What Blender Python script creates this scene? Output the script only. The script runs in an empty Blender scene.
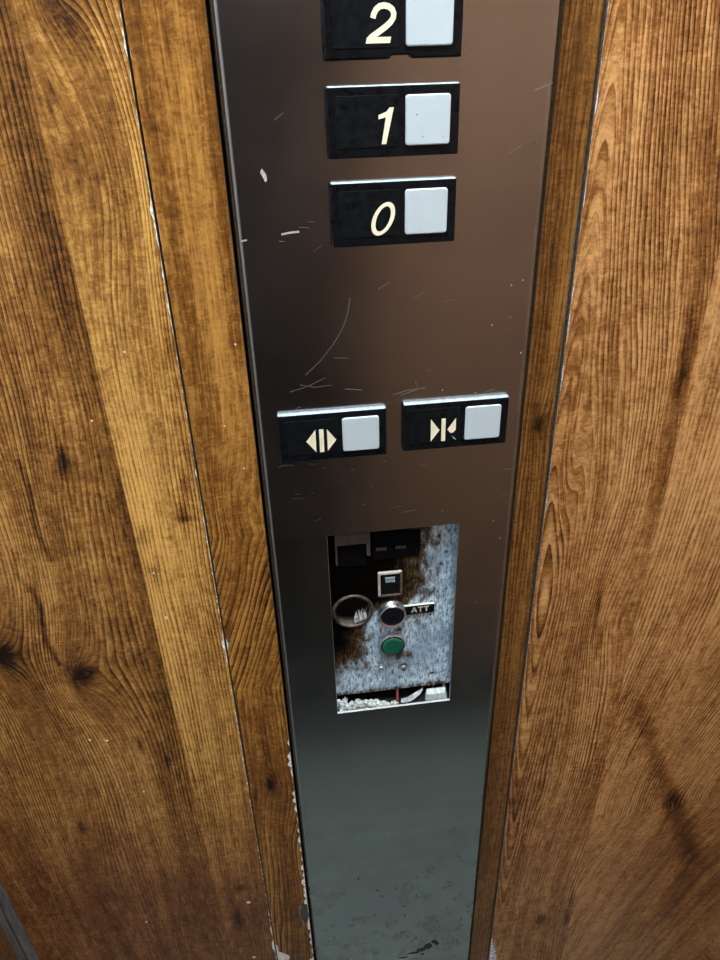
import bpy, bmesh, math, random
import numpy as np
from mathutils import Vector, Matrix, noise as mnoise

sc = bpy.context.scene
COL = sc.collection
PI = math.pi
MM = 0.001
rng = random.Random(7)

# ------------------------------------------------------------------ helpers
class MB:
    """collects shapes (given in millimetres) for ONE mesh object"""
    def __init__(s):
        s.v, s.f, s.m, s.sm = [], [], [], []
    def add(s, verts, faces, mat=0, smooth=False):
        b = len(s.v)
        s.v += [tuple(p) for p in verts]
        for f in faces:
            s.f.append([b + i for i in f]); s.m.append(mat); s.sm.append(smooth)
    def box(s, x0, x1, y0, y1, z0, z1, mat=0):
        v = [(x0,y0,z0),(x1,y0,z0),(x1,y1,z0),(x0,y1,z0),(x0,y0,z1),(x1,y0,z1),(x1,y1,z1),(x0,y1,z1)]
        s.add(v, [(0,3,2,1),(4,5,6,7),(0,1,5,4),(1,2,6,5),(2,3,7,6),(3,0,4,7)], mat)
    def loft(s, loops, mat=0, cap0=False, cap1=True, smooth=False):
        n = len(loops[0]); v = [p for l in loops for p in l]; f = []
        for k in range(len(loops) - 1):
            for i in range(n):
                j = (i + 1) % n
                f.append((k*n+i, k*n+j, (k+1)*n+j, (k+1)*n+i))
        b = len(s.v)
        s.add(v, f, mat, smooth)
        if cap1:
            s.f.append([b + (len(loops)-1)*n + i for i in range(n)]); s.m.append(mat); s.sm.append(False)
        if cap0:
            s.f.append([b + i for i in range(n)][::-1]); s.m.append(mat); s.sm.append(False)
    def prism(s, pts, y0, y1, mat=0):
        """outline in the x-z plane, from y0 (back) to y1 (front)"""
        s.loft([[(x, y0, z) for x, z in pts], [(x, y1, z) for x, z in pts]], mat, True, True)
    def ribbon(s, path, w, y0, y1, mat=0, closed=False):
        n = len(path); L, R = [], []
        for i in range(n):
            a = path[(i-1) % n] if (closed or i > 0) else path[i]
            b = path[(i+1) % n] if (closed or i < n-1) else path[i]
            dx, dz = b[0]-a[0], b[1]-a[1]; l = math.hypot(dx, dz) or 1
            nx, nz = -dz/l*w/2, dx/l*w/2
            L.append((path[i][0]+nx, path[i][1]+nz)); R.append((path[i][0]-nx, path[i][1]-nz))
        v, f = [], []
        for i in range(n):
            v += [(L[i][0], y1, L[i][1]), (R[i][0], y1, R[i][1]), (L[i][0], y0, L[i][1]), (R[i][0], y0, R[i][1])]
        for i in range(n if closed else n-1):
            a, b = 4*i, 4*((i+1) % n)
            f += [(a, a+1, b+1, b), (a+2, a, b, b+2), (a+1, a+3, b+3, b+1)]
        s.add(v, f, mat)
    def tube(s, pts, r, n=8, mat=0):
        loops = []
        P = [Vector(p) for p in pts]
        for i, p in enumerate(P):
            t = (P[min(i+1, len(P)-1)] - P[max(i-1, 0)]).normalized()
            a = t.cross(Vector((0.13, 1, 0.21))).normalized(); b = t.cross(a)
            rr = r[i] if isinstance(r, (list, tuple)) else r
            loops.append([tuple(p + a*rr*math.cos(2*PI*k/n) + b*rr*math.sin(2*PI*k/n)) for k in range(n)])
        s.loft(loops, mat, True, True, True)
    def build(s, name, mats, parent=None, recalc=True):
        me = bpy.data.meshes.new(name)
        me.from_pydata([(x*MM, y*MM, z*MM) for x, y, z in s.v], [], s.f)
        if not isinstance(mats, (list, tuple)): mats = [mats]
        for m in mats: me.materials.append(m)
        me.polygons.foreach_set('material_index', s.m)
        me.polygons.foreach_set('use_smooth', s.sm)
        if recalc:
            bm = bmesh.new(); bm.from_mesh(me)
            bmesh.ops.recalc_face_normals(bm, faces=bm.faces); bm.to_mesh(me); bm.free()
        me.update()
        o = bpy.data.objects.new(name, me); COL.objects.link(o)
        if parent:
            o.parent = parent; o.matrix_parent_inverse = parent.matrix_world.inverted()
        return o

def tag(o, label=None, cat=None, group=None, kind=None):
    if label: o['label'] = label
    if cat: o['category'] = cat
    if group: o['group'] = group
    if kind: o['kind'] = kind
    return o

def empty(name, loc_mm):
    o = bpy.data.objects.new(name, None); COL.objects.link(o)
    o.location = [c*MM for c in loc_mm]; o.empty_display_size = .02
    o.matrix_world = Matrix.Translation(o.location)
    return o

def rrect(cx, cz, w, h, r, y, n=5):
    r = max(min(r, w/2-.001, h/2-.001), .01); pts = []
    for (sx, sz, a0) in ((1,1,0),(-1,1,PI/2),(-1,-1,PI),(1,-1,1.5*PI)):
        for k in range(n+1):
            a = a0 + PI/2*k/n
            pts.append((cx + sx*(w/2-r) + r*math.cos(a), y, cz + sz*(h/2-r) + r*math.sin(a)))
    return pts

def rbox(mb, cx, cz, w, h, r, yb, yf, b, mat=0):
    """rounded-corner block from the back plane yb to the front plane yf (towards the viewer, -y) with a rounded front edge b"""
    loops = [rrect(cx, cz, w, h, r, yb)]
    for k in range(6):
        a = PI/2*k/5; ins = b*(1-math.cos(a)); y = yf + b*(1-math.sin(a))
        loops.append(rrect(cx, cz, w-2*ins, h-2*ins, r-ins, y))
    mb.loft(loops, mat, True, True, True)

def circ(cx, cz, r, y, n=40):
    return [(cx + r*math.cos(2*PI*k/n), y, cz + r*math.sin(2*PI*k/n)) for k in range(n)]

# ------------------------------------------------------------------ materials
class NT:
    def __init__(s, name):
        s.mat = bpy.data.materials.new(name); s.mat.use_nodes = True
        s.t = s.mat.node_tree; s.N = s.t.nodes; s.b = s.N['Principled BSDF']
    def n(s, typ, **k):
        o = s.N.new(typ)
        for a, v in k.items(): setattr(o, a, v)
        return o
    def link(s, a, b): s.t.links.new(a, b)
    def put(s, sock, v):
        if hasattr(v, 'is_output') or isinstance(v, bpy.types.NodeSocket): s.link(v, sock)
        else: sock.default_value = v
    def math(s, op, a, b=0.0, c=0.0, clamp=False):
        o = s.n('ShaderNodeMath', operation=op, use_clamp=clamp)
        s.put(o.inputs[0], a); s.put(o.inputs[1], b); s.put(o.inputs[2], c)
        return o.outputs[0]
    def mix(s, fac, a, b, mode='MIX'):
        o = s.n('ShaderNodeMix', data_type='RGBA', blend_type=mode)
        s.put(o.inputs[0], fac); s.put(o.inputs[6], a); s.put(o.inputs[7], b)
        return o.outputs[2]
    def noise(s, vec, scale=1, detail=3, rough=.5, dims='3D', w=None, dist=0):
        o = s.n('ShaderNodeTexNoise', noise_dimensions=dims)
        o.inputs['Scale'].default_value = scale; o.inputs['Detail'].default_value = detail
        o.inputs['Roughness'].default_value = rough; o.inputs['Distortion'].default_value = dist
        if w is not None: s.link(w, o.inputs['W'])
        if vec is not None: s.link(vec, o.inputs['Vector'])
        return o.outputs['Fac']
    def ramp(s, fac, stops):
        o = s.n('ShaderNodeValToRGB'); s.link(fac, o.inputs[0]); e = o.color_ramp.elements
        while len(e) < len(stops): e.new(.5)
        for i, (p, c) in enumerate(stops):
            e[i].position = p; e[i].color = (*c, 1) if len(c) == 3 else c
        return o.outputs[0]
    def comb(s, x, y, z):
        o = s.n('ShaderNodeCombineXYZ')
        for i, v in enumerate((x, y, z)): s.put(o.inputs[i], v)
        return o.outputs[0]
    def obj(s):
        o = s.n('ShaderNodeTexCoord'); return o.outputs['Object']
    def sep(s, v):
        o = s.n('ShaderNodeSeparateXYZ'); s.link(v, o.inputs[0]); return o.outputs
    def attr(s, name):
        o = s.n('ShaderNodeAttribute', attribute_name=name); return o.outputs['Fac']
    def maprange(s, v, a, b, c, d):
        o = s.n('ShaderNodeMapRange'); s.link(v, o.inputs[0])
        for i, q in enumerate((a, b, c, d)): o.inputs[1+i].default_value = q
        return o.outputs[0]
    def bump(s, h, strength, dist):
        o = s.n('ShaderNodeBump'); o.inputs['Strength'].default_value = strength; o.inputs['Distance'].default_value = dist
        s.link(h, o.inputs['Height']); s.link(o.outputs[0], s.b.inputs['Normal'])

def plain(name, col, rough=.5, metal=0, var=.12, scale=60, spec=.5, stretch=(1,1,1)):
    """a plain surface with slight mottling"""
    t = NT(name); p = t.n('ShaderNodeMapping'); t.link(t.obj(), p.inputs[0]); p.inputs['Scale'].default_value = stretch
    nz = t.noise(p.outputs[0], scale, 4, .6)
    f = t.maprange(nz, .3, .7, 1-var, 1+var)
    c = t.n('ShaderNodeVectorMath', operation='SCALE'); c.inputs[0].default_value = col; t.link(f, c.inputs['Scale'])
    t.link(c.outputs[0], t.b.inputs['Base Color'])
    t.b.inputs['Metallic'].default_value = metal
    t.link(t.maprange(nz, .3, .7, max(.02, rough-.06), rough+.06), t.b.inputs['Roughness'])
    t.b.inputs['Specular IOR Level'].default_value = spec
    return t.mat

def wood(name, dark, mid, light, F=270, ring=.52, ringlow=.6, pore=.60, rip=.46, pool=.55, rough=.42, calm=None):
    """printed wood laminate: the attribute 'phi' runs across the grain (m) and bends round the knots, 'tone' is each plank's own shade"""
    t = NT(name); o = t.obj(); x, y, z = t.sep(o)
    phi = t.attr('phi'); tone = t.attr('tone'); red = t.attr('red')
    mu = lambda a, k: t.math('MULTIPLY', a, k)
    def cen(n, k): return mu(t.math('SUBTRACT', n, .5), k)
    big = t.noise(t.comb(x, 0., mu(z, .2)), 15, 2)
    ph = t.math('ADD', phi, cen(big, .006))
    wob = t.noise(t.comb(mu(ph, 60), 0., mu(z, 7)), 1, 2, .5)
    u = t.math('ADD', mu(ph, F), mu(wob, 3.2))
    saw = t.math('FRACT', u)
    line = t.math('POWER', saw, 2.2)                                  # late wood: slowly darker, then an abrupt edge
    mask = t.maprange(t.noise(t.comb(mu(ph, 34), 0., mu(z, 2.2)), 1, 2, .5), .36, .60, .1, 1)
    low = t.noise(t.comb(mu(ph, 95), 0., mu(z, 3)), 1, 3, .6)
    pr = t.noise(t.comb(mu(ph, 640), 0., mu(z, 55)), 1, 3, .7)
    rp = t.noise(t.comb(mu(x, 190), 0., mu(z, 330)), 1, 4, .7, dist=1.2)
    pl = t.noise(t.comb(mu(ph, 26), 0., mu(z, 7)), 1, 4, .6)
    fl = t.noise(t.comb(mu(x, 45), 0., mu(z, 75)), 1, 4, .65, dist=1.0)
    if calm: mask = t.math('MULTIPLY', mask, t.maprange(z, *calm))      # stretches where the printed rings fade into mottle
    v = t.math('ADD', .56, cen(low, ringlow))
    v = t.math('SUBTRACT', v, mu(t.math('MULTIPLY', t.math('SUBTRACT', line, .3), mask), ring))
    for n, k in ((pr, pore*1.5), (rp, rip*1.5), (pl, pool), (fl, .34)): v = t.math('ADD', v, cen(n, k))
    v = t.math('ADD', v, mu(t.math('SUBTRACT', tone, 1.0), 1.0))
    c = t.ramp(v, [(-.0, [q*.12 for q in dark]), (.22, dark), (.52, mid), (.80, light), (1., [min(1, q*1.25) for q in light])])
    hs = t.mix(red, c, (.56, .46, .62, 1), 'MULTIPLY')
    t.link(hs, t.b.inputs['Base Color'])
    t.link(t.maprange(v, .1, .9, rough+.1, rough-.05), t.b.inputs['Roughness'])
    t.b.inputs['Specular IOR Level'].default_value = .22
    t.bump(v, .35, .0006)
    return t.mat

M = {}
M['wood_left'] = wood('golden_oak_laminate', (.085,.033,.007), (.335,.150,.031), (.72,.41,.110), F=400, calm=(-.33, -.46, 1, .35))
M['wood_strip'] = wood('amber_oak_laminate', (.066,.021,.003), (.225,.090,.014), (.50,.25,.055), F=250, ring=.72, ringlow=.8, calm=(-.02, -.10, .22, 1))
M['wood_dark'] = wood('brown_oak_laminate', (.035,.013,.003), (.125,.050,.009), (.29,.135,.032), F=300, ring=.5)
M['wood_right'] = wood('tan_oak_laminate', (.080,.028,.006), (.315,.132,.032), (.68,.375,.135), F=370)
M['core'] = plain('chipboard_core', (.86,.85,.80), .85, 0, .5, 700)
M['core_lilac'] = plain('pale_chipped_core', (.60,.59,.66), .8, 0, .7, 420)
M['core_grey'] = plain('dusty_chipboard_edge', (.15,.11,.06), .9, 0, .6, 500)
M['core_dark'] = plain('exposed_dark_chipboard', (.07,.062,.06), .9, 0, .6, 350)
M['fleck'] = plain('white_paint_fleck', (.8,.78,.7), .6)
M['gap'] = plain('dark_void', (.012,.011,.010), .9)

def steel_mat():
    t = NT('brushed_stainless_steel'); o = t.obj(); x, y, z = t.sep(o)
    br = t.noise(t.comb(t.math('MULTIPLY', x, 5), 0., t.math('MULTIPLY', z, 420)), 1, 2, .5)
    mot = t.noise(o, 14, 5, .6); grime = t.noise(o, 42, 5, .65); sp = t.noise(o, 330, 2, .5)
    band = t.noise(t.comb(t.math('MULTIPLY', x, 1.5), 0., t.math('MULTIPLY', z, 60)), 1, 2, .5)
    base = t.ramp(t.math('ADD', t.math('MULTIPLY', mot, .6), t.math('MULTIPLY', band, .4)),
                  [(.3, (.32,.31,.305)), (.7, (.41,.40,.39))])
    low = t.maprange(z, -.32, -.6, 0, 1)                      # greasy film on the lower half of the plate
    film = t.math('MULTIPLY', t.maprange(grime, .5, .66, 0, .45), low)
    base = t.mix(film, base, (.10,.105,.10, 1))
    pit = t.maprange(sp, .70, .74, 0, .5)
    base = t.mix(pit, base, (.12,.11,.10, 1))
    t.link(base, t.b.inputs['Base Color']); t.b.inputs['Metallic'].default_value = 1
    r = t.math('ADD', t.maprange(mot, .3, .7, .20, .26), t.math('MULTIPLY', t.math('SUBTRACT', br, .5), .04))
    t.link(t.math('ADD', r, t.math('MULTIPLY', film, .3)), t.b.inputs['Roughness'])
    t.b.inputs['Anisotropic'].default_value = .35
    return t.mat
M['steel'] = steel_mat()
M['scratch'] = plain('bright_scratch', (.75,.76,.78), .5, .6, .3, 900)
M['scratch_dim'] = plain('faint_scratch', (.42,.42,.42), .42, 1, .3, 900)
M['smear'] = plain('dark_smear', (.02,.02,.018), .6, 0, .5, 300)
M['black'] = plain('black_moulded_plastic', (.005,.006,.008), .30, 0, .3, 160, .14)
M['black_plate'] = plain('matt_black_plate', (.006,.0075,.009), .5, 0, .6, 240, .08)
M['black_insert'] = plain('black_label_insert', (.003,.003,.004), .7, 0, .6, 260, .06)
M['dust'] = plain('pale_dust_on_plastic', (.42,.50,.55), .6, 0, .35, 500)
M['white'] = plain('white_button_plastic', (.56,.665,.725), .34, 0, .03, 90)
M['cream'] = plain('cream_engraved_paint', (.95,.91,.68), .55, 0, .06, 300)
M['chrome'] = plain('worn_chrome', (.55,.57,.6), .3, 1, .35, 320)
M['dull_metal'] = plain('dull_grey_metal', (.30,.32,.35), .5, .5, .5, 400)
M['rusty_rim'] = plain('rusty_steel_rim', (.10,.085,.07), .5, .6, .8, 130)
M['black_gloss'] = plain('glossy_black_button', (.006,.006,.009), .3, 0, .2, 200, .2)
M['green'] = plain('green_translucent_button', (.004,.105,.055), .35, 0, .25, 120)
M['inside'] = plain('blackened_box_steel', (.010,.009,.008), .8, 0, .5, 90, .2)
M['ivory'] = plain('dirty_ivory_plastic', (.50,.46,.40), .6, 0, .25, 300)
M['brown_label'] = plain('browned_paper_label', (.10,.075,.055), .75, 0, .3, 220)
M['dim_print'] = plain('faded_grey_print', (.06,.06,.06), .7)
M['blue_print'] = plain('pale_blue_print', (.42,.52,.62), .6, 0, .3, 900)
M['grey_print'] = plain('pale_grey_print', (.55,.55,.52), .6)
M['plaster'] = plain('crumbled_plaster', (.46,.50,.49), .9, 0, .75, 480)
M['foam'] = plain('pale_foam', (.54,.60,.58), .85, 0, .3, 300)
M['paper'] = plain('torn_grey_scrap', (.34,.37,.38), .8, 0, .6, 200)
M['wire'] = plain('faded_red_wire', (.28,.05,.05), .5)
M['fibre'] = plain('frayed_white_fibre', (.42,.44,.44), .8, 0, .5, 500)
M['alu'] = plain('scuffed_aluminium', (.42,.44,.50), .45, .85, .35, 45, stretch=(6,6,1))
M['floor'] = plain('grey_green_vinyl', (.185,.25,.235), .55, 0, .25, 30)
M['ceiling'] = plain('ceiling_white', (.62,.62,.60), .7)
M['beige'] = plain('beige_brown_laminate', (.40,.25,.165), .5, 0, .25, 8, stretch=(6,6,.6))
M['mat'] = plain('dark_rubber', (.018,.018,.018), .85, 0, .3, 60, .2)
M['door_steel'] = plain('dark_door_steel', (.010,.010,.012), .5, .3, .2, 20)
M['door_pale'] = plain('pale_grey_door_paint', (.68,.76,.84), .4, 0, .05, 20)
M['frame_grey'] = plain('lamp_frame_grey', (.5,.5,.5), .5)

def plate_mat():
    """zinc plate: flaking pale coating, rust and soot where the attribute 'stain' says"""
    t = NT('corroded_zinc_plate'); o = t.obj(); x, y, z = t.sep(o)
    st = t.attr('stain')
    n1 = t.noise(t.comb(t.math('MULTIPLY', x, 560), 0., t.math('MULTIPLY', z, 170)), 1, 5, .72)
    n2 = t.noise(t.comb(t.math('MULTIPLY', x, 170), 0., t.math('MULTIPLY', z, 80)), 1, 5, .7)
    n3 = t.noise(o, 55, 4, .6)
    base = t.ramp(n1, [(.33, (.04,.055,.075)), (.43, (.22,.33,.43)), (.51, (.55,.73,.87)), (.61, (.84,.96,1.0))])
    base = t.mix(t.maprange(n3, .46, .60, 0, .55), base, (.17,.27,.38, 1))
    s2 = t.math('ADD', st, t.math('MULTIPLY', t.math('SUBTRACT', n2, .5), 1.9))
    s2 = t.math('ADD', s2, t.math('MULTIPLY', t.math('SUBTRACT', n1, .5), 1.5))
    rust = t.ramp(n1, [(.34, (.008,.005,.003)), (.48, (.040,.020,.008)), (.60, (.15,.095,.045)), (.72, (.30,.24,.16))])
    c = t.mix(t.maprange(s2, .34, .62, 0, 1), base, rust)
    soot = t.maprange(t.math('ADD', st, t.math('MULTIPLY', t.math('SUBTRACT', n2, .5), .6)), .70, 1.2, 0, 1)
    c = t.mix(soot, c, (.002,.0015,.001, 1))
    t.link(c, t.b.inputs['Base Color'])
    t.b.inputs['Metallic'].default_value = .1; t.b.inputs['Roughness'].default_value = .7; t.b.inputs['Specular IOR Level'].default_value = .03
    t.bump(n1, .4, .0006)
    return t.mat
M['plate'] = plate_mat()

def emis(name, col, s):
    t = NT(name); t.b.inputs['Emission Color'].default_value = (*col, 1); t.b.inputs['Emission Strength'].default_value = s
    t.b.inputs['Base Color'].default_value = (.8,.8,.8,1)
    nz = t.noise(t.obj(), 3, 1); t.link(t.maprange(nz, 0, 1, s*.96, s*1.04), t.b.inputs['Emission Strength'])
    return t.mat

# ------------------------------------------------------------------ laminate boards
def sstep(a, b, x):
    q = np.clip((x-a)/(b-a), 0, 1); return q*q*(3-2*q)
def gauss(X, Z, cx, cz, sx, sz, rot=0):
    dx, dz = X-cx, Z-cz
    if rot:
        c, s = math.cos(rot), math.sin(rot); dx, dz = c*dx+s*dz, -s*dx+c*dz
    return np.exp(-((dx/sx)**2 + (dz/sz)**2))
def cusp(X, Z, cx, cz, sx, sz):
    return np.exp(-np.sqrt(((X-cx)/sx)**2 + ((Z-cz)/sz)**2 + .02))
_r = np.random.RandomState(3)
def jag(z, amp, seed, chips=(), step=2.2):
    """how far (mm) an edge is chipped back at height z: fine raggedness plus single chips (centre, half height, depth)"""
    r = np.random.RandomState(seed)
    g = np.arange(-1000, 1400, step); h = r.rand(len(g))**3*amp
    d = np.interp(z, g, h)
    for zc, hh, dp in chips:
        d = np.maximum(d, dp*np.clip(1.15-np.abs((z-zc)/hh)**1.7*(1+.25*np.sin(z*2.1+zc)), 0, 1))
    return d

def board(name, x0, x1, yf, zlo, zhi, mat, fields, dx=2.0, dz=2.0, jl=None, jr=None, depth=12, core_in=.25, flecks=(), core='core', cuts=(), vis=(-760, 260)):
    """one laminated chipboard board: laminate skin over a pale core, in ONE mesh (all mm)"""
    xs = np.unique(np.concatenate([[x0, x0+.4, x0+1.2, x1-1.2, x1-.4, x1], np.arange(x0+2, x1-1.9, dx), [q+e for q in cuts for e in (-.06, .06)]]))
    zs = np.unique(np.concatenate([np.arange(vis[0], vis[1]+.1, dz), np.linspace(zlo, vis[0], 12), np.linspace(vis[1], zhi, 24)]))
    X, Z = np.meshgrid(xs, zs); Xd = X.copy()
    if jl is not None:
        d = jl(zs)[:, None]; w = np.clip(1-(X-x0)/12, 0, 1); Xd = Xd + d*w
    if jr is not None:
        d = jr(zs)[:, None]; w = np.clip(1-(x1-X)/12, 0, 1); Xd = Xd - d*w
    phi, tone, red = fields(Xd, Z)
    nz, nx = X.shape
    V = np.stack([Xd, np.full_like(X, yf), Z], -1).reshape(-1, 3)
    # skin thickness
    V2 = V.copy(); V2[:, 1] += core_in
    I = np.arange(nz*nx).reshape(nz, nx)
    F = np.stack([I[:-1, :-1], I[:-1, 1:], I[1:, 1:], I[1:, :-1]], -1).reshape(-1, 4)
    off = nz*nx
    def side(col, flip):
        a = I[:-1, col]; b = I[1:, col]
        q = np.stack([a, b, b+off, a+off], -1)
        return q if not flip else q[:, ::-1]
    FS = np.concatenate([side(0, False), side(nx-1, True)])
    base = len(V)*2
    c0, c1 = x0+.15, x1-.15
    ya, yb = yf+core_in, yf+depth
    B = np.array([(c0,ya,zlo),(c1,ya,zlo),(c1,yb,zlo),(c0,yb,zlo),(c0,ya,zhi),(c1,ya,zhi),(c1,yb,zhi),(c0,yb,zhi)])
    FB = np.array([(0,3,2,1),(4,5,6,7),(0,1,5,4),(1,2,6,5),(2,3,7,6),(3,0,4,7)]) + base
    allV = [V, V2, B]; allF = [F, FS, FB]
    mi = [np.zeros(len(F)), np.ones(len(FS)), np.array([3,3,1,3,3,3])]
    nb = base + 8
    def disc(cx, cz, r, m, n=7, lift=.12, squash=1):
        nonlocal nb
        ring = [(cx+r*math.cos(2*PI*k/n)*(1+.3*math.sin(k*2.7+cx)), yf-lift*.3, cz+squash*r*math.sin(2*PI*k/n)) for k in range(n)]
        allV.append(np.array(ring + [(cx, yf-lift, cz)]))
        f = np.array([(nb+k, nb+(k+1) % n, nb+n, nb+n) for k in range(n)])
        allF.append(f); mi.append(np.full(n, m)); nb += n+1
    for cx, cz, r in flecks: disc(cx, cz, r, 2)
    VV = np.concatenate(allV)*MM; FF = np.concatenate(allF)
    faces = [tuple(dict.fromkeys(f)) for f in FF.tolist()]
    me = bpy.data.meshes.new(name); me.from_pydata(VV.tolist(), [], faces)
    for m in (mat, M[core], M['fleck'], M['core_grey']): me.materials.append(m)
    me.polygons.foreach_set('material_index', np.concatenate(mi).astype(np.int32))
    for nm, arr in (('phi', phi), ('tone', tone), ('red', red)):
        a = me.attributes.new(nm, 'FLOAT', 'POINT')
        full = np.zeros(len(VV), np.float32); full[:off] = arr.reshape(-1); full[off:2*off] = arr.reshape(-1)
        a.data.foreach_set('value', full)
    me.update()
    o = bpy.data.objects.new(name, me); COL.objects.link(o)
    return o

def f_left(X, Z):
    x = X*MM; z = Z*MM
    right = X > -167
    phi = x.copy()
    kn = [(-224, -176, 34, 17, 34), (-271, -151, 30, 15, 30), (-146, 224, 16, 15, 16), (-262, -420, 20, 30, 110)]
    for cx, cz, A, sx, sz in kn:
        phi = phi + A*MM*(cusp(X, Z, cx, cz, sx, sz) if abs(A) < 50 and A > 0 else gauss(X, Z, cx, cz, sx, sz))*np.where(right == (cx > -167), 1, 0)
    phi = phi + .012*gauss(X, Z, -205, -90, 26, 120)*(~right) - .010*gauss(X, Z, -140, 150, 18, 60)*right
    phi = phi + np.where(right, .37, 0)
    low = sstep(-250, -420, Z)
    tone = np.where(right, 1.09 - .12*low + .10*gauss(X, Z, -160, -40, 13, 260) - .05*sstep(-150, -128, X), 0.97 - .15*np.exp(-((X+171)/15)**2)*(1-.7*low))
    tone = tone + np.where(right, -.10*sstep(60, 200, Z), 0)
    tone = tone + .10*gauss(X, Z, -250, -60, 18, 70)*(~right) + .05*gauss(X, Z, -220, -330, 25, 90)*(~right)
    for cx, cz, sx, sz, a in [(-224,-176,7,10,.42),(-271,-151,8,11,.45),(-224,-176,24,30,.14),(-271,-151,24,34,.12),(-147,222,13,14,.34),(-197,-1,1.5,8,.5),(-199,-8,3,8,.3),
                              (-134,-48,3,8,.4),(-134,-53,6,2,.35),(-131,-30,2.2,14,.22),(-162,-64,4,9,.30),(-160,-93,5.5,9,.30),(-198,-253,1.4,7,.45),
                              (-181,-277,1.5,9,.5),(-144,-462,5,5,.35),(-152,-512,4,18,.35),(-261,-346,3,10,.4),(-190,-20,6,50,.10)]:
        tone = tone - a*gauss(X, Z, cx, cz, sx, sz)
    # long hairline cracks in the print
    for (xa, za, xb, zb, w, a) in [(-224, 0, -222, -78, 1.6, .3), (-240, -95, -238, -165, 1.8, .38), (-246, -60, -241, -95, 1.5, .2)]:
        tt = np.clip((Z-za)/(zb-za), 0, 1); xc = xa+(xb-xa)*tt + 2*np.sin(tt*7)
        tone = tone - a*np.exp(-((X-xc)/w)**2)*((Z < za) & (Z > zb))
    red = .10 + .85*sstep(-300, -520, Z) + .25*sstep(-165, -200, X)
    return phi, tone, np.clip(red, 0, 1)

def f_strip(X, Z):
    x = X*MM; z = Z*MM
    phi = x + .36*np.clip(-(Z+70), 0, 140)*MM + .05*np.clip(-(Z+330), 0, 400)*MM
    phi = phi + .010*gauss(X, Z, -100, -50, 12, 40) + .007*gauss(X, Z, -90, -415, 9, 50)
    phi = phi - .007*cusp(X, Z, -104, -322, 6, 14)
    tone = 1.0 - .5*gauss(X, Z, -104, -321, 2.8, 8) - .14*gauss(X, Z, -104, -321, 7, 18)
    tone = tone + .08*np.exp(-((X+95)/6)**2)*sstep(-120, 0, Z) - .04*sstep(0, 200, Z)
    tone = tone + .14*gauss(X, Z, -86.5, 35, 3.5, 28) - .06*sstep(-150, -250, Z)
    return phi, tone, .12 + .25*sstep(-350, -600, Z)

def f_rstrip(X, Z):
    phi = X*MM*1.2 + .006*cusp(X, Z, 95, -8, 6, 14)
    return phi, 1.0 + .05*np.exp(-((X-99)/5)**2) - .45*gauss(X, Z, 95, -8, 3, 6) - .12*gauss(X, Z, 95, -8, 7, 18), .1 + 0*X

def f_right(X, Z):
    x = X*MM; z = Z*MM
    lp = X < 190.5
    cath = np.sqrt((x-.113)**2 + .0042**2) + .10*z
    cath2 = np.sqrt((x-.118)**2 + .006**2) - .05*(z+.3)
    ph1 = cath - .10*np.clip(Z+60, -900, 0)*MM + .010*gauss(X, Z, 118, -40, 9, 60)
    ph1 = ph1 - .004*np.sin(z*16+1)*sstep(120, 160, X) + .010*gauss(X, Z, 165, -175, 18, 55)
    ph1 = ph1 + .06*np.clip(-(Z+150), 0, 700)*MM
    q = .13*np.tanh((z+.43)/.2)
    ph2 = -np.sqrt((x-.37)**2 + np.maximum(q, 0)**2 + 1e-6) - .33*np.minimum(z+.43, 0) - .10*np.minimum(z+.43, 0)*np.clip((X-200)/100, 0, 1.5)
    ph2 = ph2 + .012*cusp(X, Z, 266, -418, 12, 26) + .014*cusp(X, Z, 303, -505, 13, 30)
    # below -260 mm the two planks' grain runs on as one figure
    phi = np.where(lp, ph1, ph2 + .41)
    tone = np.where(lp, .99 - .13*np.exp(-((X-184)/9)**2)*sstep(-180, 0, Z), 1.10 - .05*sstep(210, 330, X))
    tone = tone + .06*np.exp(-((X-160)/7)**2) + .05*gauss(X, Z, 150, -40, 20, 80)
    # dark ridge running down into the knot
    for (xa, za, xb, zb, w, a) in [(205, -270, 264, -415, 9, .20), (264, -405, 306, -512, 12, .26), (306, -505, 312, -640, 13, .10)]:
        tt = np.clip((Z-za)/(zb-za), 0, 1); xc = xa+(xb-xa)*tt
        tone = tone - a*np.exp(-((X-xc)/w)**2)*sstep(za+25, za-20, Z)*sstep(zb-25, zb+20, Z)
    for cx, cz, sx, sz, a in [(265,-418,10,18,.18),(304,-506,10,20,.18),(156,-158,1.4,9,.4),(157,-178,1.5,26,.25),(163,-200,1.8,16,.3),(182,42,1.3,22,.32),(185,20,3,16,.3),
                              (107,127,1.0,14,.2),(111,78,1.0,20,.2),(113,60,5,6,.10),(112,28,6,5,.09),(157,-597,5,12,.4),(187,-601,3,10,.4),(187,-567,2,14,.35),
                              (220,-290,22,50,.10),(330,-560,40,120,.14)]:
        tone = tone - a*gauss(X, Z, cx, cz, sx, sz)
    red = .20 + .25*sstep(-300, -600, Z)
    return phi, tone, np.clip(red, 0, 1)

def f_plain(X, Z):
    return X*MM, 1.0 + 0*X, .2 + 0*X

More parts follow.
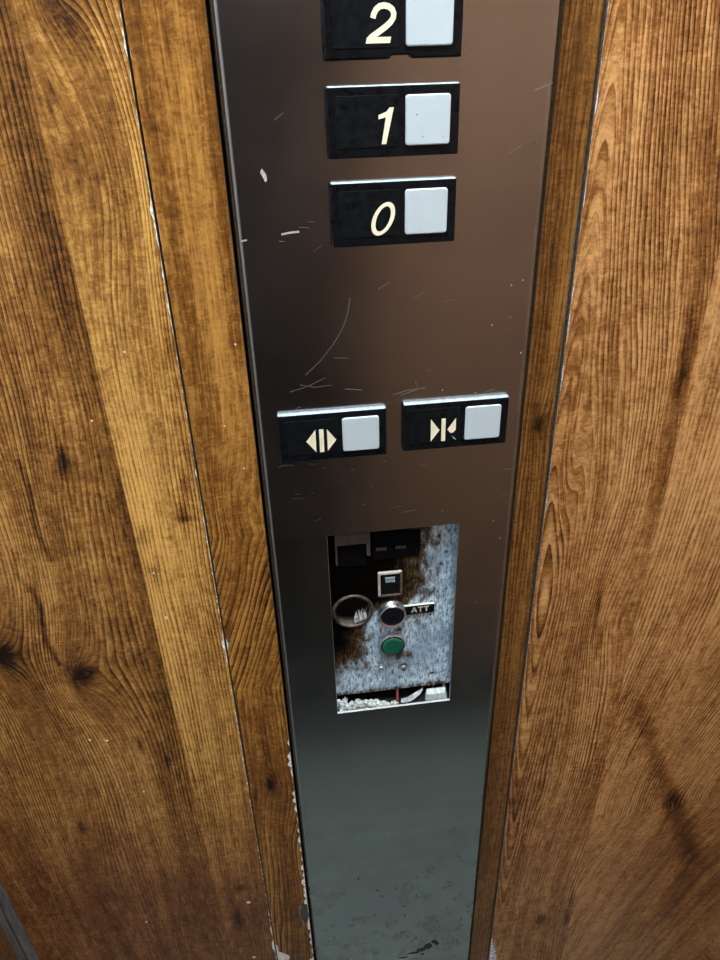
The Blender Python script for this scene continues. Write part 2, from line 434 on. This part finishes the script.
S = 'structure'
ZL, ZH = -950, 1150
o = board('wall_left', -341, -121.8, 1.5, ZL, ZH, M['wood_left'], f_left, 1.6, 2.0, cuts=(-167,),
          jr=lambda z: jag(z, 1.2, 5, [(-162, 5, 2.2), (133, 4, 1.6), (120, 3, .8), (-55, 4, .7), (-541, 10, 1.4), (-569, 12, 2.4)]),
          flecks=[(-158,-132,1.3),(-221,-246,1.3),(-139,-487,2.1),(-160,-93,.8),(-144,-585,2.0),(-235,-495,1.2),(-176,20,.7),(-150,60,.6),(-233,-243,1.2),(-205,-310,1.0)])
tag(o, 'wide golden brown wood laminate board left of the narrow amber strip', 'wall', kind=S)
chips = [(-273,4,1.3),(-290,5,2.6),(-299,4,3.2),(-310,6,1.4),(-337,4,2.2),(-346,4,2.6),(-357,5,2.0),(-372,4,1.0),(-388,4,1.6),(-402,5,2.2),(-416,4,1.4),(-430,4,1.1),(-444,5,2.4),
         (-455,4,1.6),(-467,6,3.6),(-479,4,2.2),(-488,6,2.6),(-519,24,8.5),(-545,6,2.6),(-560,7,2.0),(-573,5,2.2),(-590,6,1.4)]
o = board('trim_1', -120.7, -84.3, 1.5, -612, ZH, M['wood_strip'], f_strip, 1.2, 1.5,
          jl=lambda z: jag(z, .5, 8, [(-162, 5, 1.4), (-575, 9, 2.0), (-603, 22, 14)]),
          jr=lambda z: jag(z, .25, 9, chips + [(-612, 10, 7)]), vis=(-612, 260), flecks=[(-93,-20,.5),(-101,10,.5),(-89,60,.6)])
tag(o, 'narrow amber wood strip with a chipped edge along the left of the steel panel', 'trim', kind=S)
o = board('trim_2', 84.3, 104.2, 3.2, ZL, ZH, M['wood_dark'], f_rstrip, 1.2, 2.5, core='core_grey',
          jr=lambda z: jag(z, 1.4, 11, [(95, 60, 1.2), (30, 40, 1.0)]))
tag(o, 'narrow dark brown wood strip between the steel panel and the right board', 'trim', kind=S)
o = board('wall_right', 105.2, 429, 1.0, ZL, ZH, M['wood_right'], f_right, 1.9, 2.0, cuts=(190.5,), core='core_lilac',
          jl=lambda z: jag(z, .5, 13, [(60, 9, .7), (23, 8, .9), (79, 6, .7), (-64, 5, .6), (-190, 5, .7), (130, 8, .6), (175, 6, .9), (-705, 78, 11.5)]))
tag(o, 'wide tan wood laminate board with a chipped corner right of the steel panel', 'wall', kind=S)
# broken-out lumps of chipboard in the holes of the left strip
mb = MB()
def lump(mb, c, s, seed, n=2, amp=.35, mat=0):
    bm = bmesh.new(); bmesh.ops.create_icosphere(bm, subdivisions=n+1, radius=1)
    vs = []
    for v in bm.verts:
        d = 1 + amp*(mnoise.noise(v.co*1.7+Vector((seed, 0, 0))) + .6*mnoise.noise(v.co*4+Vector((0, seed, 0))))
        vs.append((c[0]+v.co.x*s[0]*d, c[1]+v.co.y*s[1]*d, c[2]+v.co.z*s[2]*d))
    bm.verts.index_update()
    mb.add(vs, [[v.index for v in f.verts] for f in bm.faces], mat); bm.free()
# metal joint strip: two flanges with a groove
mb = MB()
mb.box(-357, -350.6, -.6, 10, ZL, ZH); mb.box(-348.9, -341.6, -.6, 10, ZL, ZH); mb.box(-350.6, -348.9, 4.5, 10, ZL, ZH, 1)
tag(mb.build('trim_3', [M['alu'], M['gap']]), 'scuffed grey metal joint strip at the lower left corner', 'trim', kind=S)
mb = MB(); mb.box(-380, -95, 14, 30, ZL, ZH); mb.box(95, 450, 14, 30, ZL, ZH); mb.box(-95, 95, 48, 60, ZL, ZH)
mb.box(-122, -87, 9, 14, ZL, -600);
tag(mb.build('wall_back', M['gap']), 'dark backing seen in the gaps between the wood boards', 'wall', kind=S)
mb = MB(); lump(mb, (-88.6, 1.75, -519), (3.6, .45, 20), 4, 3, .35); lump(mb, (-105, 1.8, -612), (12, .6, 12), 9, 3, .4)
tag(mb.build('trim_4', M['core_dark']), 'dark broken chipboard showing in the chipped edge of the amber strip', 'trim', kind=S)
# rest of the small lift car, behind the viewer, plus pieces added for the reflections
CX0, CX1, CY = -357.2, 430, -790
mb = MB(); mb.box(CX0-30, CX1+30, CY-30, 60, ZL-20, ZL); tag(mb.build('floor', M['floor']), 'grey green vinyl floor of the lift car', 'floor', kind=S)
mb = MB(); mb.box(CX0-30, CX1+30, CY-30, 60, ZH, ZH+20); tag(mb.build('ceiling', M['ceiling']), 'white ceiling of the lift car', 'ceiling', kind=S)
mb = MB(); rbox(mb, 36, 0, 760, 1, .3, 0, -1, .2) if False else mb.box(CX0+18, CX1-18, CY+15, -540, ZL, ZL+6)
tag(mb.build('floor_mat', M['mat']), 'dark ribbed rubber mat on the lift floor', 'mat')  # out of view, added to darken the floor's reflection and bounce
def side_wall(name, x0, x1, y0, y1, mat, label):
    mb = MB(); mb.box(x0, x1, y0, y1, ZL, ZH); o = mb.build(name, mat)
    for nm, k in (('phi', 0), ('tone', 1), ('red', 2)):
        a = o.data.attributes.new(nm, 'FLOAT', 'POINT')
        a.data.foreach_set('value', np.array([(v.co.x+v.co.y, 1., .4)[k] for v in o.data.vertices], np.float32))
    return tag(o, label, 'wall', kind=S)
side_wall('wall_side_left', CX0-20, CX0, -80, 0, M['wood_dark'], 'brown wood side wall beside the metal corner strip at the lower left')
mb = MB(); mb.box(CX0-26, CX0-4, CY, -82, ZL, ZH); tag(mb.build('door_1', M['door_pale']), 'pale grey lift door in the left side of the car', 'door', kind=S)  # unseen pale surface added so the steel's left bevel reflects something bright
side_wall('wall_side_right', CX1, CX1+20, CY, 14, M['beige'], 'wood side wall of the lift car on the right')
side_wall('wall_front', 100, CX1, CY-20, CY, M['beige'], 'wood wall opposite the control panel')
mb = MB(); mb.box(CX0, 100, CY-24, CY-2, ZL, ZH)
tag(mb.build('wall_front_dark', M['door_steel']), 'dark panel opposite the control panel', 'wall', kind=S)  # unseen, added so the left of the steel reflects dark

# ------------------------------------------------------------------ control panel
cp = tag(empty('control_panel', (0, 12, ZL)), 'tall brushed steel lift control panel with black button units and a cut-out window', 'control panel')
W2 = 82.5; PT, PB = 620, -930
HL, HR, HT, HB = -44.5, 45.4, -75.4, -245.1
mb = MB()
b = 3.8
xa, xb = -W2+b, W2-b
# front in four pieces round the cut-out (shared vertices)
xs = [xa, HL, HR, xb]; zs = [PB, HB, HT, PT]
v = [(x, 0, z) for z in zs for x in xs]
f = [(r*4+c, r*4+c+1, (r+1)*4+c+1, (r+1)*4+c) for r in range(3) for c in range(3) if not (r == 1 and c == 1)]
mb.add(v, f)
for s, x0 in ((-1, xa), (1, xb)):                        # rounded long edges and returns to the wall
    prof = [(x0 + s*b*math.sin(a), b*(1-math.cos(a))) for a in [PI/2*k/8 for k in range(9)]] + [(s*W2, 13)]
    vv = [(px, py, z) for z in zs for px, py in prof]; n = len(prof)
    mb.add(vv, [(r*n+i, r*n+i+1, (r+1)*n+i+1, (r+1)*n+i) for r in range(3) for i in range(n-1)], 0, True)
mb.add([(-W2,0+b,PT),(W2,b,PT),(W2,13,PT),(-W2,13,PT)], [(0,1,2,3)])
# cut edge of the window: small burr chamfer, sheet thickness, back face
c = .35; th = 1.6
def hole_loop(ins, y): return [(HL+ins, y, HB+ins), (HR-ins, y, HB+ins), (HR-ins, y, HT-ins), (HL+ins, y, HT-ins)]
mb.loft([hole_loop(0, 0), hole_loop(c, c*.9), hole_loop(c, th)], 3, False, False)
for q in (-8, -4): mb.m[q] = 1  # bottom lip gets brighter metal: lamp highlight put into the colour
mb.loft([hole_loop(c, th), hole_loop(-9, th)], 0, False, False)
# scratches and nicks on the plate (second material), a smear at the foot (third)
def scr(pts, w, mat=1, y=-.03): mb.ribbon(pts, w, .0, y, mat)
scr([(-23.5,82.5),(-25,74),(-28.5,65),(-34,56.5),(-42,47),(-51,39)], .45, 3)
scr([(-60.7,29.2),(-50,32),(-39.8,36.4)], .5, 3); scr([(-54.6,33.2),(-46,31),(-36,31.5)], .4, 3); scr([(-28.3,28.5),(-18,27)], .5, 3)
scr([(0.4,22.3),(9,24.5),(19.9,25.5)], .7, 3); scr([(5,21.5),(16,25)], .45, 3); scr([(14,30),(15,26.5)], .5, 3)
mb.prism([(-66.6,148.6),(-65.6,150.6),(-64.6,149.2),(-63.6,147.6),(-63.4,145),(-64.4,144),(-65.3,146.2)], 0, -.03, 1)
scr([(-58.4,118.3),(-54,119),(-49,119.2)], 1.0, 1); scr([(-60,115),(-57,114.6)], .35, 3); scr([(-49,121.5),(-44,121)], .3, 3)
scr([(-79.5,116),(-76.5,116.5)], .8, 1)
scr([(72.3,180.7),(76,181.9),(81,183.8)], .6, 3)
scr([(-72,-20.5),(-68,-19.5),(-62,-20)], .35, 3)
for _ in range(34):
    x, z = rng.uniform(-76, 76), rng.uniform(-70, 215)
    if abs(x) < 40 and (z > 105): continue
    a = rng.uniform(-.5, .6); l = rng.uniform(2, 9)
    scr([(x, z), (x+l*math.cos(a), z+l*math.sin(a))], rng.uniform(.15, .3), 3, -.02)
for _ in range(16):
    x, z = rng.uniform(20, 78), rng.uniform(-230, 90)
    scr([(x, z), (x+rng.uniform(.4, .9), z+rng.uniform(.3, .8))], rng.uniform(.4, .8), 1, -.02)
def blot(cx, cz, w, h, seed, y=-.035):
    r = random.Random(seed); n = 14
    mb.prism([(cx + w*math.cos(2*PI*k/n)*r.uniform(.55, 1.15), cz + h*math.sin(2*PI*k/n)*r.uniform(.55, 1.15)) for k in range(n)], 0, y, 2)
for i, (cx, cz, w, h) in enumerate([(-2,-632,7,2.0),(9,-627,6,1.8),(20,-621,7,3.0),(29,-617,6,4.5),(36,-611,6,6.5),(42,-605,3.5,5),(45,-609,2.5,4),(30,-626,3,2)]): blot(cx, cz, w, h, i, -.03-.004*i)
for sx, sz in ((-17,-494),(-13,-505),(9,-528),(10,-545),(-35,-470),(22,-590),(46,-575),(-8,-560)): mb.ribbon([(sx,sz),(sx+1.3,sz-2.6)], 1.1, 0, -.02, 2)
plate = mb.build('faceplate', [M['steel'], M['scratch'], M['smear'], M['scratch_dim']], cp, recalc=False)
bm = bmesh.new(); bm.from_mesh(plate.data)
for fc in bm.faces:
    fc.normal_update()
    cx = fc.calc_center_median()
    if abs(fc.normal.y) > .3 and fc.normal.y > 0 and cx.y < .0005: fc.normal_flip()
bm.to_mesh(plate.data); bm.free()

HW, HH, HD = 65.5, 31.9, 3.6
def ital(pts, cx, cz): return pts
def button_unit(name, label, cx, cz, glyph, notch=False, specks=False):
    mb = MB()
    if notch:
        loops = []
        def prof(y, ins):
            p = [q for q in rrect(cx, cz, HW-2*ins, HH-2*ins, .9, y)]
            zb = cz-HH/2+ins
            k = max(range(len(p)), key=lambda i: (p[i][0] < cx and p[i][2] < cz, -p[i][2]))
            lowl = [i for i in range(len(p)) if abs(p[i][2]-zb) < 1e-4 and p[i][0] < cx][-1]
            extra = [(3.3-cx*0-4.6-ins, y, zb), (3.3-3.2-ins*.5, y, zb+1.5), (3.3+5.2+ins*.5, y, zb+1.5), (3.3+6.8+ins, y, zb)]
            return p[:lowl+1] + extra + p[lowl+1:]
        mb.loft([prof(0, 0), prof(-HD+.9, 0), prof(-HD+.25, .25), prof(-HD, .8)], 0, True, True, False)
    else:
        rbox(mb, cx, cz, HW, HH, 1.0, 0, -HD, .8)
    hs = mb.build(name, [M['black'], M['dust']], cp); tag(hs, label)
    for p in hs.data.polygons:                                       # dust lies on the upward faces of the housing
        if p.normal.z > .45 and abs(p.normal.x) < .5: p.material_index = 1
    # raised rim round the cap
    mb = MB(); rbox(mb, cx-13.2, cz+.2, 31.0, 23.0, .6, -HD+.2, -HD-.22, .15); mb.build('label_plate', M['black_plate'], hs)
    mb = MB(); rbox(mb, cx+16.8, cz+.2, 22.5, 22.5, 1.6, -HD+.3, -HD-1.0, .7)
    if specks:                                                       # two specks of dirt on this cap
        for px, pz, r in ((cx+11.2, cz+2.6, .45), (cx+14.2, cz-7.2, .4), (cx+24.6, cz-7.8, .3)): mb.loft([circ(px, pz, r, -HD-.9, 8), circ(px, pz, r*.7, -HD-1.06, 8)], 1)
    tag(mb.build('push_cap', [M['white'], M['smear']], hs), 'white square push cap')
    mb = MB(); glyph(mb, -HD-.2, -HD-.36); mb.build('symbol', M['cream'], hs)
    return hs
def g_one(mb, y0, y1):
    mb.prism([(-5.5,159.6),(-3.2,159.6),(.7,175.7),(-1.4,175.7),(-2.9,174.0),(-6.9,172.5),(-6.9,170.7),(-3.3,171.5)], y0, y1)
def g_zero(mb, y0, y1):
    n = 48; out, inn = [], []
    for k in range(n):
        t = 2*PI*k/n
        for L, a, bb in ((out, 5.75, 8.25), (inn, 3.55, 6.2)):
            L.append((-5.1 + a*math.cos(t) + .33*bb*math.sin(t), 124.1 + bb*math.sin(t)))
    v = [(x, y1, z) for x, z in out] + [(x, y1, z) for x, z in inn] + [(x, y0, z) for x, z in out] + [(x, y0, z) for x, z in inn]
    f = []
    for k in range(n):
        j = (k+1) % n
        f += [(k, j, n+j, n+k), (k, 2*n+k, 2*n+j, j), (n+k, n+j, 3*n+j, 3*n+k)]
    mb.add(v, f)
def g_two(mb, y0, y1):
    P = [(-9.0,212.3),(-8.5,214.0),(-7.4,215.7),(-5.8,216.8),(-3.8,217.1),(-1.7,216.7),(0.0,215.6),(.75,213.9),(.5,212.3),(-.8,210.6),(-3.2,208.8),(-6.2,207.0),(-9.0,205.4),(-10.6,204.3)]
    mb.ribbon(P, 2.5, y0, y1)
    mb.prism([(-12.5,202.4),(-1.0,202.4),(-.5,204.9),(-11.9,204.9)], y0, y1-.01)
def g_open(mb, y0, y1):
    mb.prism([(-53.4,-2.3),(-47.5,5.2),(-47.7,-10.0)], y0, y1)
    mb.prism([(-45.4,5.2),(-42.7,5.2),(-42.8,-10.3),(-45.5,-10.3)], y0, y1)
    mb.prism([(-40.6,5.0),(-35.2,-2.6),(-40.7,-9.8)], y0, y1)
def g_close(mb, y0, y1):
    mb.prism([(23.1,6.0),(28.7,-1.8),(23.3,-9.4)], y0, y1)
    mb.prism([(29.8,5.8),(32.4,5.8),(32.4,-9.6),(29.9,-9.6)], y0, y1)
    mb.prism([(33.6,-1.9),(38.8,5.6),(38.9,-2.4),(37.4,-4.2),(35.6,-4.4)], y0, y1)
    mb.prism([(36.6,-6.6),(37.6,-7.4),(39.3,-9.4),(38.2,-8.6)], y0, y1)
button_unit('floor_button', 'black floor button unit marked 2 with a notched lower edge', .8, 211.9, g_two, True)
button_unit('floor_button', 'black floor button unit marked 1', .8, 169.5, g_one, False, True)
button_unit('floor_button', 'black floor button unit marked 0', .8, 126.6, g_zero)
button_unit('door_open_button', 'black button unit with outward arrows for opening the doors', -36.9, 0, g_open)
button_unit('door_close_button', 'black button unit with worn inward arrows for closing the doors', 38.9, 1.0, g_close)

# ------------------------------------------------------------------ service panel behind the cut-out
D = 8.0
sp = tag(empty('service_panel', (0, D, -235)), 'rust-stained metal service plate with round switches behind the cut-out', 'switch panel')
HC = (-28.4, -149.4); HRAD = 13.4
xs = np.arange(-54, 54.01, 1.0); zs = np.arange(-234.0, -60, 1.0)
X, Z = np.meshgrid(xs, zs); nz, nx = X.shape
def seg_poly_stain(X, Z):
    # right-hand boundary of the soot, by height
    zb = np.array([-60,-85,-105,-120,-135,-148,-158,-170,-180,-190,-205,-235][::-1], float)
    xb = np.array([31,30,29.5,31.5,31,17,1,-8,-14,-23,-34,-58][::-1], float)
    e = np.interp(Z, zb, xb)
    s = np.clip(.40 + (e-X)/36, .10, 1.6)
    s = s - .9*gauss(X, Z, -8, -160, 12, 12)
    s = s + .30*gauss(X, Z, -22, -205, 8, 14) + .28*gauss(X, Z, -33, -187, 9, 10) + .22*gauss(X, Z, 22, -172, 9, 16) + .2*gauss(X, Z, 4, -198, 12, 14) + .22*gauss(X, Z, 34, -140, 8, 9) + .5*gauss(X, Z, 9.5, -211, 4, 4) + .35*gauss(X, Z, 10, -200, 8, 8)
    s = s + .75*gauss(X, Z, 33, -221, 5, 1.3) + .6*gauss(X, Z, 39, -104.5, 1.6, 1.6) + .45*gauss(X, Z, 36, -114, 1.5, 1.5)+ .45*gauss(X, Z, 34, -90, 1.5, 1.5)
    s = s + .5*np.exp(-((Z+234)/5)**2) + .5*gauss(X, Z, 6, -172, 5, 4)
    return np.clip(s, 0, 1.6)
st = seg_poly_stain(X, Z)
V = np.stack([X, np.full_like(X, D), Z], -1).reshape(-1, 3); I = np.arange(nz*nx).reshape(nz, nx)
Fq = np.stack([I[:-1, :-1], I[:-1, 1:], I[1:, 1:], I[1:, :-1]], -1).reshape(-1, 4)
cx = (X[:-1, :-1]+.5).reshape(-1); cz = (Z[:-1, :-1]+.5).reshape(-1)
keep = np.hypot(cx-HC[0], cz-HC[1]) > HRAD
Fq = Fq[keep]
# folded lower edge going back
lo = I[0, :]; k = len(V)
V = np.concatenate([V, np.stack([xs, np.full(nx, D+.9), np.full(nx, -234.9)], -1), np.stack([xs, np.full(nx, D+2.2), np.full(nx, -234.9)], -1)])
L1 = np.arange(nx)+k; L2 = L1+nx
Fq = np.concatenate([Fq, np.stack([L1[:-1], L1[1:], lo[1:], lo[:-1]], -1), np.stack([L2[:-1], L2[1:], L1[1:], L1[:-1]], -1)])
me = bpy.data.meshes.new('switch_plate'); me.from_pydata((V*MM).tolist(), [], Fq.tolist()); me.materials.append(M['plate'])
a = me.attributes.new('stain', 'FLOAT', 'POINT'); full = np.full(len(V), .9, np.float32); full[:nz*nx] = st.reshape(-1); a.data.foreach_set('value', full)
o = bpy.data.objects.new('switch_plate', me); COL.objects.link(o); o.parent = sp; o.matrix_parent_inverse = sp.matrix_world.inverted()
# box the plate is screwed into
mb = MB()
bx0, bx1, bz0, bz1, by = -58, 58, -247.2, -56, 44
mb.add([(bx0,1.8,bz0),(bx1,1.8,bz0),(bx1,by,bz0),(bx0,by,bz0),(bx0,1.8,bz1),(bx1,1.8,bz1),(bx1,by,bz1),(bx0,by,bz1)],
       [(0,1,2,3),(7,6,5,4),(3,2,6,7),(0,3,7,4),(2,1,5,6)])
mb.build('back_box', M['inside'], sp, recalc=False)
# round hole with a rolled rim and frayed strands
mb = MB()
prof = [(HRAD+1.9, 0), (HRAD+1.7, -.9), (HRAD+1.0, -1.5), (HRAD+.1, -1.3), (HRAD-.6, -.4), (HRAD-.7, 3), (HRAD-.9, 14)]
mb.loft([circ(HC[0], HC[1], r, D+dy) for r, dy in prof], 0, False, False, True)
hr = mb.build('hole_rim', M['rusty_rim'], sp)
mb = MB(); mb.loft([circ(HC[0], HC[1], HRAD-.8, D+9), circ(HC[0], HC[1], .5, D+9.2)], 0, False, True); mb.build('hole_bottom', M['inside'], hr)
mb = MB()
for i in range(11):
    t = i/10; q = rng.uniform
    x0 = HC[0]+1.5+t*8.2; zz = HC[1]-11.9+t*3.4
    mb.tube([(x0, D-.2, zz), (x0+q(-.8, .8), D+2.2, zz+q(2, 4.5)), (x0+q(-2.2, 1.2), D+4.5, zz+q(5, 9.5))], [.5, .38, .14], 6)
tag(mb.build('frayed_strands', M['fibre'], hr), 'white frayed strands in the hole')
# small square indicator
mb = MB(); o1 = lambda i, y: rrect(-.9, -127, 17.6-2*i, 21.8-2*i, .7, y)
mb.loft([o1(0, D), o1(0, D-1.6), o1(.3, D-1.9), o1(1.7, D-1.9), o1(1.8, D-.6)], 0, False, True)
ind = mb.build('square_indicator', [M['ivory'], M['brown_label']], sp)
for p in ind.data.polygons:                                          # grime covers the right and lower bars
    if p.center.x > .0045 or (p.center.z < -.1355): p.material_index = 1
mb = MB(); rbox(mb, -.9, -127, 14.2, 18.4, .4, D-.5, D-1.3, .3); il = mb.build('lens', M['black_gloss'], ind)
mb = MB(); mb.box(-4.6, 2.6, D-1.36, D-1.2, -122.2, -120.6)
for k in range(5): mb.box(-4.2+k*1.4, -3.2+k*1.4, D-1.36, D-1.2, -125.4, -122.9)
mb.build('mark', M['blue_print'], ind)
# black round push button
mb = MB(); C0 = (0.1, -153.8)
prof = [(10.6, 0), (10.6, -1.2), (10.2, -1.6), (10.0, -5.8), (9.6, -6.3), (9.1, -6.3), (8.7, -5.0)]
mb.loft([circ(C0[0], C0[1], r, D+dy) for r, dy in prof], 0, False, True, True)
pb = mb.build('black_push_button', M['chrome'], sp)
mb = MB(); prof = [(8.65, -4.6), (8.6, -5.5), (8.2, -5.9), (4.5, -6.0), (.3, -6.0)]
mb.loft([circ(C0[0], C0[1], r, D+dy) for r, dy in prof], 0, False, True, True); tag(mb.build('cap', M['black_gloss'], pb), 'glossy black button cap')
# green round push button
mb = MB(); C1 = (0.4, -184.6)
prof = [(10.2, 0), (10.2, -.8), (9.7, -2.8), (9.0, -3.3), (8.6, -3.1)]
mb.loft([circ(C1[0], C1[1], r, D+dy) for r, dy in prof], 0, False, True, True)
gb = mb.build('green_push_button', M['dull_metal'], sp)
mb = MB(); mb.loft([circ(C1[0], C1[1], r, D+dy) for r, dy in ((9.05, -3.3), (9.05, -3.8), (8.3, -4.0), (8.25, -3.4))], 0, False, True, True); mb.build('black_ring', M['black'], gb)
mb = MB(); prof = [(8.2, -3.3), (8.1, -4.2), (7.2, -4.7), (4, -4.3), (.3, -4.1)]
mb.loft([circ(C1[0], C1[1], r, D+dy) for r, dy in prof], 0, False, True, True); tag(mb.build('cap', M['green'], gb), 'green translucent button cap')
# ATT tag
def gT(mb, x, z, w, h, t, y0, y1):
    mb.box(x, x+w, y1, y0, z+h-t, z+h); mb.box(x+w/2-t/2, x+w/2+t/2, y1, y0, z, z+h-t)
def gA(mb, x, z, w, h, t, y0, y1):
    mb.ribbon([(x+t/2, z), (x+w/2, z+h)], t, y0, y1); mb.ribbon([(x+w-t/2, z), (x+w/2, z+h)], t, y0, y1); mb.box(x+w*.25, x+w*.75, y1, y0, z+h*.25, z+h*.25+t*.8)
mb = MB(); mb.prism([(9.4,-149.9),(31.7,-148.9),(31.8,-157.0),(9.8,-157.6)], D, D-1.5)
nt = mb.build('name_tag', M['black'], sp)
mb = MB(); y0, y1 = D-1.45, D-1.6
gA(mb, 14.4, -155.6, 4.6, 4.9, .95, y0, y1); gT(mb, 19.4, -155.5, 4.0, 4.9, .95, y0, y1); gT(mb, 23.9, -155.4, 3.8, 4.9, .95, y0, y1)
mb.build('lettering', M['grey_print'], nt)
mb = MB(); mb.box(9.4, 31.7, D-1.55, D-.2, -149.3, -148.8); mb.build('white_edge', M['fleck'], nt)  # lit top thickness of the tag, painted as a white bar
# browned label holder and black label at the top, both half hidden by the sooted shade
mb = MB(); mb.box(-37.6, -14.6, D-1.6, D, -89.2, -80.5); mb.box(-17.2, -14.6, D-1.6, D, -99.8, -89.2); mb.box(-38.8, -37.6, D-1.2, D, -106, -80.5)
lh = mb.build('label_holder', M['brown_label'], sp)
mb = MB(); mb.box(-37.5, -17.3, D-.9, D, -108, -89.3); mb.build('holder_insert', M['black_insert'], lh)
mb = MB(); rbox(mb, 3.8, -93.5, 33.0, 22, .5, D, D-1.2, .3); bl = mb.build('black_label', M['black_insert'], sp)
mb = MB()
for x0 in (-10.6, 3.2):
    for k in range(4):
        mb.box(x0+k*1.9, x0+k*1.9+1.3, D-1.32, D-1.15, -96.6-.1*k, -94.2-.1*k)
mb.build('faded_print', M['dim_print'], bl)
for (sx, sz, m) in ((-8.4, -210.3, 'chrome'), (9.6, -211.2, 'dull_metal')):
    mb = MB(); mb.loft([circ(sx, sz, r, D+dy, 16) for r, dy in ((2.0, 0), (1.9, -.5), (1.3, -.9), (.2, -1.0))], 0, False, True, True); mb.build('screw', M[m], sp)

# ------------------------------------------------------------------ rubble lying on the sill of the cut-out
SZ = -247.2
G = 'debris on the sill of the cut-out'
mb = MB()
for i in range(16):
    t = i/15; r = (1-t**1.5)*3.4+1.3
    x = -43 + t*38
    r2 = r*rng.uniform(.8, 1.15)
    lump(mb, (x, rng.uniform(4.0, 7.2), SZ+r2*.95), (2.9, 2.3, r2), i*3.1, 2, .55)
for i in range(20):
    x = rng.uniform(-43, -8); r = rng.uniform(.6, 1.2)
    lump(mb, (x, rng.uniform(2.6, 4.2), SZ+r*.9), (r, r, r), i*1.7+50, 1, .5)
tag(mb.build('crumbled_plaster', M['plaster']), 'mound of crumbled white plaster along the left of the cut-out sill', 'debris', G, 'stuff')
mb = MB()
v = [(26.3,4.5,SZ+.1),(43.8,2.8,SZ+.1),(45.2,8.8,SZ+.1),(27.6,10.4,SZ+.1),(27.0,5.0,SZ+6.3),(41.6,3.4,SZ+7.6),(43.6,8.2,SZ+8.8),(28.6,9.8,SZ+7.4)]
mb.add(v, [(0,3,2,1),(4,5,6,7),(0,1,5,4),(1,2,6,5),(2,3,7,6),(3,0,4,7)])
fb = tag(mb.build('foam_block', M['foam']), 'pale broken block at the right end of the cut-out sill', 'debris', G)
mb = MB()
mb.ribbon([(0,0)], 1, 0, 0) if False else None
pts = [(7,6.5,SZ+1.2),(12,5.5,SZ+2.4),(17,6.5,SZ+4.2),(22,8,SZ+6.5),(25,9.5,SZ+8.5)]
vv, ff = [], []
for i, p in enumerate(pts):
    w = [1.0,2.0,2.2,1.8,.8][i]
    vv += [(p[0], p[1]-w, p[2]-.8), (p[0]+.6, p[1]+w, p[2]+.8), (p[0], p[1]-w, p[2]-1.2), (p[0]+.6, p[1]+w, p[2]+.4)]
for i in range(len(pts)-1):
    a, c2 = 4*i, 4*i+4
    ff += [(a,c2,c2+1,a+1),(a+2,a+3,c2+3,c2+2),(a,a+2,c2+2,c2),(a+1,c2+1,c2+3,a+3)]
ff += [(0,1,3,2),(len(vv)-4,len(vv)-2,len(vv)-1,len(vv)-3)]
mb.add(vv, ff); tag(mb.build('torn_scrap', M['paper']), 'curled grey scrap left of the pale block on the cut-out sill', 'debris', G)
mb = MB(); mb.add([(38.5,9,SZ+.2),(44.8,9.5,SZ+.2),(41,12,SZ+.2),(42.9,10,SZ+14.5)], [(0,1,3),(1,2,3),(2,0,3),(0,2,1)])
mb.add([(29.5,11,SZ+.2),(33,11,SZ+.2),(31,13,SZ+.2),(35.5,11.2,SZ+11.5)], [(0,1,3),(1,2,3),(2,0,3),(0,2,1)])
tag(mb.build('pointed_shard', M['paper']), 'thin pointed shard standing behind the pale block on the sill', 'debris', G)
mb = MB(); lump(mb, (1.5, 5, SZ+1.1), (3.0, 2, 1.2), 77, 2, .5)
tag(mb.build('paint_flake', M['plaster']), 'small pale flake beside the faded red wire end', 'debris', G)
mb = MB(); mb.tube([(4.9,11.5,-222),(4.8,11.3,-234),(4.6,8.6,-240),(4.3,6.6,-243.5),(4.0,5.6,SZ+1.1)], .95, 8)
tag(mb.build('loose_wire', M['wire']), 'faded red wire end hanging below the stained service plate', 'wire')

# ------------------------------------------------------------------ lamp, camera, view
LX, LY = 40, -330
cl = tag(empty('ceiling_light', (LX, LY, ZH)), 'square white ceiling light of the lift car', 'lamp')
mb = MB()
for x0, x1, y0, y1 in ((-170,170,-170,-155),(-170,170,155,170),(-170,-155,-155,155),(155,170,-155,155)): mb.box(LX+x0, LX+x1, LY+y0, LY+y1, ZH-18, ZH)
mb.build('frame', M['frame_grey'], cl)
mb = MB(); mb.box(LX-155, LX+155, LY-155, LY+155, ZH-12, ZH-1); mb.build('diffuser', emis('lit_diffuser', (.86,.95,1.0), 60), cl)

w = bpy.data.worlds.new('car_air'); sc.world = w; w.use_nodes = True
w.node_tree.nodes['Background'].inputs[0].default_value = (.02,.02,.02,1)

cam = bpy.data.cameras.new('camera'); co = bpy.data.objects.new('camera', cam); COL.objects.link(co)
cam.sensor_fit = 'HORIZONTAL'; cam.sensor_width = 36; cam.lens = 716.79/720*36; cam.clip_start = .01; cam.clip_end = 20
R = Matrix(((0.9914896, 0.0962855, 0.0876209), (-0.1274409, 0.8553247, 0.5021738), (-0.0265922, -0.5090666, 0.8603163)))
r_, f_, u_ = R.col[0], R.col[1], R.col[2]
m = Matrix.Identity(4)
for i in range(3): m[i][0] = r_[i]; m[i][1] = u_[i]; m[i][2] = -f_[i]
m.translation = (-.0650, -.3904, .1976)
co.matrix_world = m
sc.camera = co
sc.view_settings.view_transform = 'Standard'; sc.view_settings.look = 'None'; sc.view_settings.gamma = 1
sc.view_settings.use_curve_mapping = False; sc.view_settings.exposure = 0.5
